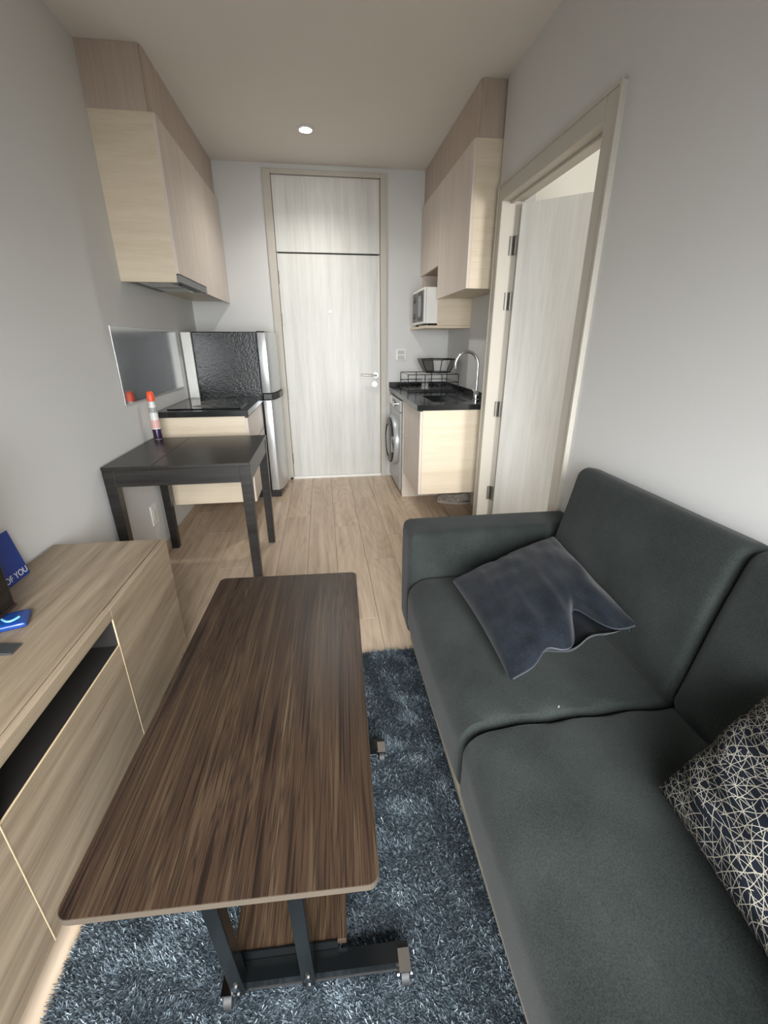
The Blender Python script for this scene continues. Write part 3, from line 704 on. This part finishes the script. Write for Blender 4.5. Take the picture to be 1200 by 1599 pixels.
# ------------------------------------------------------------------ rug
rg = thing('shag_rug', 'blue grey shag rug on the floor between media cabinet and sofa', 'rug', (-.1, .75, 0))
rx0, rx1, ry0, ry1 = -.640, .400, -.10, 1.588
build('backing', B(rx0, rx1, ry0, ry1, 0.0005, .010), M_rugbase, rg, 0.003)
rs = np.random.RandomState(3)
N1 = 270000
bx = rs.uniform(rx0, rx1, N1); by = rs.uniform(ry0+.35, ry1, N1)
bz = np.full(N1, .008)
# clumped lean directions
cl = np.zeros(N1); tn = np.zeros(N1)
for k in range(14):
    th = rs.uniform(0, 6.28); fq = rs.uniform(8, 70); ph = rs.uniform(0, 6.28)
    cl += np.sin((bx*math.cos(th)+by*math.sin(th))*fq+ph)
    th = rs.uniform(0, 6.28); fq = rs.uniform(6, 60); tn += np.sin((bx*math.cos(th)+by*math.sin(th))*fq+ph)
ang = 4.2+cl*.22+rs.normal(0, .9, N1)
ln = rs.uniform(.009, .018, N1); lean_ = rs.uniform(.5, 1.25, N1)
dx = np.cos(ang)*np.sin(lean_)*ln; dy = np.sin(ang)*np.sin(lean_)*ln; dz = np.cos(lean_)*ln
wd = rs.uniform(.0007, .0014, N1); px_ = -np.sin(ang)*wd; py_ = np.cos(ang)*wd
V = np.empty((N1, 4, 3))
V[:,0] = np.stack([bx-px_, by-py_, bz], 1); V[:,1] = np.stack([bx+px_, by+py_, bz], 1)
V[:,2] = np.stack([bx+dx+px_*.6, by+dy+py_*.6, bz+dz], 1); V[:,3] = np.stack([bx+dx-px_*.6, by+dy-py_*.6, bz+dz], 1)
V -= np.array([-.1, .75, 0])
me = bpy.data.meshes.new('pile')
me.vertices.add(N1*4); me.vertices.foreach_set('co', V.reshape(-1))
me.loops.add(N1*4); me.loops.foreach_set('vertex_index', np.arange(N1*4, dtype=np.int32))
me.polygons.add(N1); me.polygons.foreach_set('loop_start', np.arange(0, N1*4, 4, dtype=np.int32))
at = me.attributes.new('tint', 'FLOAT', 'FACE')
tint = np.clip(.40+.03*tn+rs.normal(0, .20, N1)+(rs.rand(N1) < .06)*.45, 0, 1)
at.data.foreach_set('value', tint.astype(np.float32))
me.update(); me.validate(); me.materials.append(M_rug)
po = bpy.data.objects.new('pile', me); C.objects.link(po); po.parent = rg; po['kind'] = 'stuff'

# ------------------------------------------------------------------ lift coffee table
kt = thing('coffee_table', 'dark walnut lift top coffee table with black metal legs on casters', 'table', (-.193, 1.015, 0), rz=math.radians(-2.1))
kz = .45; hw, hl = .267, .548
def rrect(hx_, hy_, r, n=6):
    p = []
    for (sx_, sy_2, a0) in ((1,1,0), (-1,1,90), (-1,-1,180), (1,-1,270)):
        for k in range(n+1):
            a = math.radians(a0+90*k/n); p.append((sx_*(hx_-r)+r*math.cos(a), sy_2*(hy_-r)+r*math.sin(a)))
    return p
# build in local coordinates of the rotated root
top = build('table_top', MB().prism(rrect(hw, hl, .022), 'z', kz-.016, kz), M_walnut, kt, local=True)
build('edge_band', MB().prism(rrect(hw+.0008, hl+.0008, .022), 'z', kz-.0158, kz-.0012), M_walnutedge, top, local=True)
fy = (-.482, .050)                         # local y of the two foot bars
x0l, x1l = -.060, .335
for i, yy in enumerate(fy):
    ft = build('foot_bar', MB().box(x0l, x1l, yy-.018, yy+.018, .068, .072).box(x0l, x1l, yy-.018, yy-.0155, .040, .068).box(x0l, x1l, yy+.0155, yy+.018, .040, .068), M_blackmetal, kt, local=True)
    build('edge_trim', B(x0l, x1l, yy-.0200, yy-.0181, .039, .045), M_chrome, ft, local=True)
    for xx in (x0l+.012, x1l-.012):
        cs = build('caster', MB().cyl((xx-.008, yy-.026, .045), (xx+.008, yy-.026, .045), .018, n=18), M_rubber, kt, local=True, smooth=True)
        build('caster_fork', MB().box(xx-.0125, xx-.0085, yy-.034, yy-.018, .040, .070).box(xx+.0085, xx+.0125, yy-.034, yy-.018, .040, .070).box(xx-.0125, xx+.0125, yy-.036, yy+.004, .0722, .0760).cyl((xx-.016, yy-.026, .045), (xx+.016, yy-.026, .045), .005, n=10), M_chrome, cs, local=True)
    for xx in (-.028, .118):
        ty = yy-.045
        mb = MB()
        v = [(xx+a, b, c) for (b, c) in ((yy-.028, .05), (yy+.002, .05), (ty+.015, kz-.0165), (ty-.015, kz-.0165)) for a in (-.014, .014)]
        mb.add(v, [(0,1,3,2),(2,3,5,4),(4,5,7,6),(6,7,1,0),(0,2,4,6),(1,7,5,3)])
        lg = build('leg', mb, M_blackmetal, kt, 0.002, local=True)
        for z in (.058, .095):
            yb = (yy-.028) + (ty-.015-(yy-.028))*(z-.05)/(kz-.0665)
            build('bolt', MB().cyl((xx, yb-.005, z), (xx, yb+.004, z), .0085, .0085, 12), M_chrome, lg, local=True)
    build('crossbar', B(-.05, .20, yy-.058, yy-.032, kz-.03, kz-.0165), M_blackmetal, kt, 0.001, local=True)
build('lower_shelf', B(-.045, .200, fy[0]+.022, fy[1]-.022, .082, .097), M_walnut, kt, 0.0015, local=True)
build('shelf_bracket', B(-.03, .18, fy[0]+.019, fy[0]+.0218, .066, .100), M_blackmetal, kt, local=True)
build('shelf_bracket', B(-.03, .18, fy[1]-.0218, fy[1]-.019, .066, .100), M_blackmetal, kt, local=True)

# ------------------------------------------------------------------ sofa
sf = thing('sofa', 'charcoal fabric two seat sofa with block arms against the right wall', 'sofa', (.70, .79, 0))
def wr(p, amp=.004, s=6):
    n_ = noise.noise(Vector((p.x*s, p.y*s, p.z*s)))
    return n_*amp
def seatfn(p):
    p.z += wr(p)
    d = abs(p.y-.79)
    if p.z > .33: p.z += .0035*math.exp(-(d/.06)**2)*math.sin(p.x*42+d*60)
    return p
for (a, b) in ((.7905, 1.546), (.030, .7895)):
    build('seat_cushion', MB().rbox(((.308+.96)/2, (a+b)/2, .270), ((.96-.308)/2, (b-a)/2, .140), (.085, .022, .085), 32, (.008, 0, .018), seatfn), M_sofa, sf, smooth=True, weld=True)
tilt = math.atan2(.095, .46)
def backfn(p):
    # shear-free tilt about the lower front edge
    q = Vector((p.x-.875, p.y, p.z-.41))
    c, s = math.cos(tilt), math.sin(tilt)
    r = Vector((q.x*c+q.z*s, q.y, -q.x*s+q.z*c))
    o = Vector((r.x+.875, r.y, r.z+.41)); o.x += wr(o, .004, 5); return o
for (a, b) in ((.7905, 1.515), (.045, .7895)):
    build('back_cushion', MB().rbox((.875+.058, (a+b)/2, .40+.245), (.058, (b-a)/2, .245), (.045, .025, .045), 28, (.016, 0, 0), backfn), M_sofa, sf, smooth=True, weld=True)
for (a, b) in ((1.548, 1.742), (-.167, .027)):
    build('armrest', MB().rbox((.697, (a+b)/2, .356), (.380, (b-a)/2, .249), .035, 16, (.004, .004, .004), lambda p: p), M_sofa, sf, smooth=True, weld=True)
build('back_frame', B(1.045, 1.082, .030, 1.545, .12, .62), M_sofa, sf, 0.01)
build('base_rail', B(.327, 1.04, .030, 1.545, .100, .128), M_cream, sf, 0.003)
for a in (.45, 1.0):
    for b in (.10, 1.62):
        build('leg', MB().cyl((a, b, 0), (a, b, .110), .018, .024, 14), M_black, sf, smooth=True)
# seam piping on the fronts of the seat
build('zipper_pull', MB().cyl((.565, .79, .436), (.569, .793, .440), .003, n=8), M_chrome, sf)

# ------------------------------------------------------------------ cushions
def pillow(name, corners, T, Tb, mat, parent, n=44, wrinkle=.006, seed=0, edgefn=None):
    c00, c10, c11, c01 = [Vector(c) for c in corners]
    nrm = (c10-c00).cross(c01-c00).normalized()
    if nrm.z < 0: nrm = -nrm
    verts = []; faces = []; uvs = []
    def base(u, v): return c00*(1-u)*(1-v)+c10*u*(1-v)+c11*u*v+c01*(1-u)*v
    mid = base(.5, .5)
    for side in (1, -1):
        for i in range(n+1):
            for j in range(n+1):
                u, v = i/n, j/n; a, b = 2*u-1, 2*v-1
                prof = max(0, (1-abs(a)**2.6))**.55*max(0, (1-abs(b)**2.6))**.55
                p = base(u, v)
                # edges pulled inward between corners
                pin = .045*((1-a*a)*abs(b)**3 + (1-b*b)*abs(a)**3)
                p = p + (mid-p)*pin
                t = T if side > 0 else Tb
                wv = noise.noise(Vector((u*6+seed, v*6, side*3)))*wrinkle + noise.noise(Vector((u*13+seed, v*4+u*6, side*5)))*wrinkle*.8
                p = p + nrm*side*(t*prof + wv*min(1, prof*2))
                if edgefn: p = edgefn(p, u, v, side)
                verts.append(p); uvs.append((u, v))
    m = n+1
    for s in range(2):
        o = s*m*m
        for i in range(n):
            for j in range(n):
                q = (o+i*m+j, o+(i+1)*m+j, o+(i+1)*m+j+1, o+i*m+j+1)
                faces.append(q if s == 0 else q[::-1])
    me = bpy.data.meshes.new(name); off = wloc(parent)
    me.from_pydata([tuple(p-off) for p in verts], [], faces)
    uvl = me.uv_layers.new(name='UVMap')
    for lp in me.loops: uvl.data[lp.index].uv = uvs[lp.vertex_index]
    bm = bmesh.new(); bm.from_mesh(me); bmesh.ops.remove_doubles(bm, verts=bm.verts, dist=1e-5); bmesh.ops.recalc_face_normals(bm, faces=bm.faces)
    for f in bm.faces: f.smooth = True
    bm.to_mesh(me); bm.free(); me.materials.append(mat)
    o = bpy.data.objects.new(name, me); C.objects.link(o); o.parent = parent
    return o
c1 = thing('throw_pillow', 'dark navy velvet pillow with zipped edge leaning in the sofa corner', 'pillow', (.68, 1.19, .44))
P1 = [(.440, 1.362, .495), (.895, 1.482, .595), (.870, .935, .56), (.472, .885, .452)]
def e1(p, u, v, side):
    # the zipped edge (v=1) sags: deep fold two thirds along
    k = max(0, (v-.55)/.45)**1.6
    g = math.exp(-((u-.68)/.11)**2)
    p = p + Vector((.02, .15, .0))*g*k*(1.0 if side > 0 else .15)
    if side > 0:
        fold = math.sin(u*34+4*v)*.5+math.sin(u*19-5*v+1)*.5
        p = p + Vector((0, 0, .015))*fold*max(0, v-.25)*(1-abs(2*u-1)**4)*min(1, (1-v)*6+.15)
    g2 = math.exp(-((u-.32)/.10)**2)
    p = p + Vector((0, .03, .012))*g2*k
    return p
pl1 = pillow('cover', P1, .075, .07, M_velvet, c1, 48, .009, 2, e1)
zp = []
A, Bq = Vector(P1[3]), Vector(P1[2])
for i in range(30):
    u = .02+.96*i/29; a = 2*u-1
    c00, c10, c11, c01 = [Vector(c) for c in P1]
    p = c01*(1-u)+c11*u; mid = (c00+c10+c11+c01)/4
    p = p + (mid-p)*.045*(1-a*a); p = e1(p, u, 1.0, 1); zp.append(p)
build('zipper', MB().tube(zp, .0028, 6), plain('zip_tape', (44, 50, 58), .6), c1, smooth=True)
build('zip_pull', MB().cyl(zp[-2], zp[-2]+Vector((.0, -.004, -.016)), .003, n=8), M_chrome, c1)

c2 = thing('throw_pillow', 'navy pillow printed with a pale network of crossing lines on the sofa', 'pillow', (.75, .35, .45))
P2 = [(.652, .547, .457), (.895, .572, .690), (.845, .130, .690), (.588, .10, .457)]
pillow('cover', P2, .085, .045, M_lines, c2, 44, .010, 9)
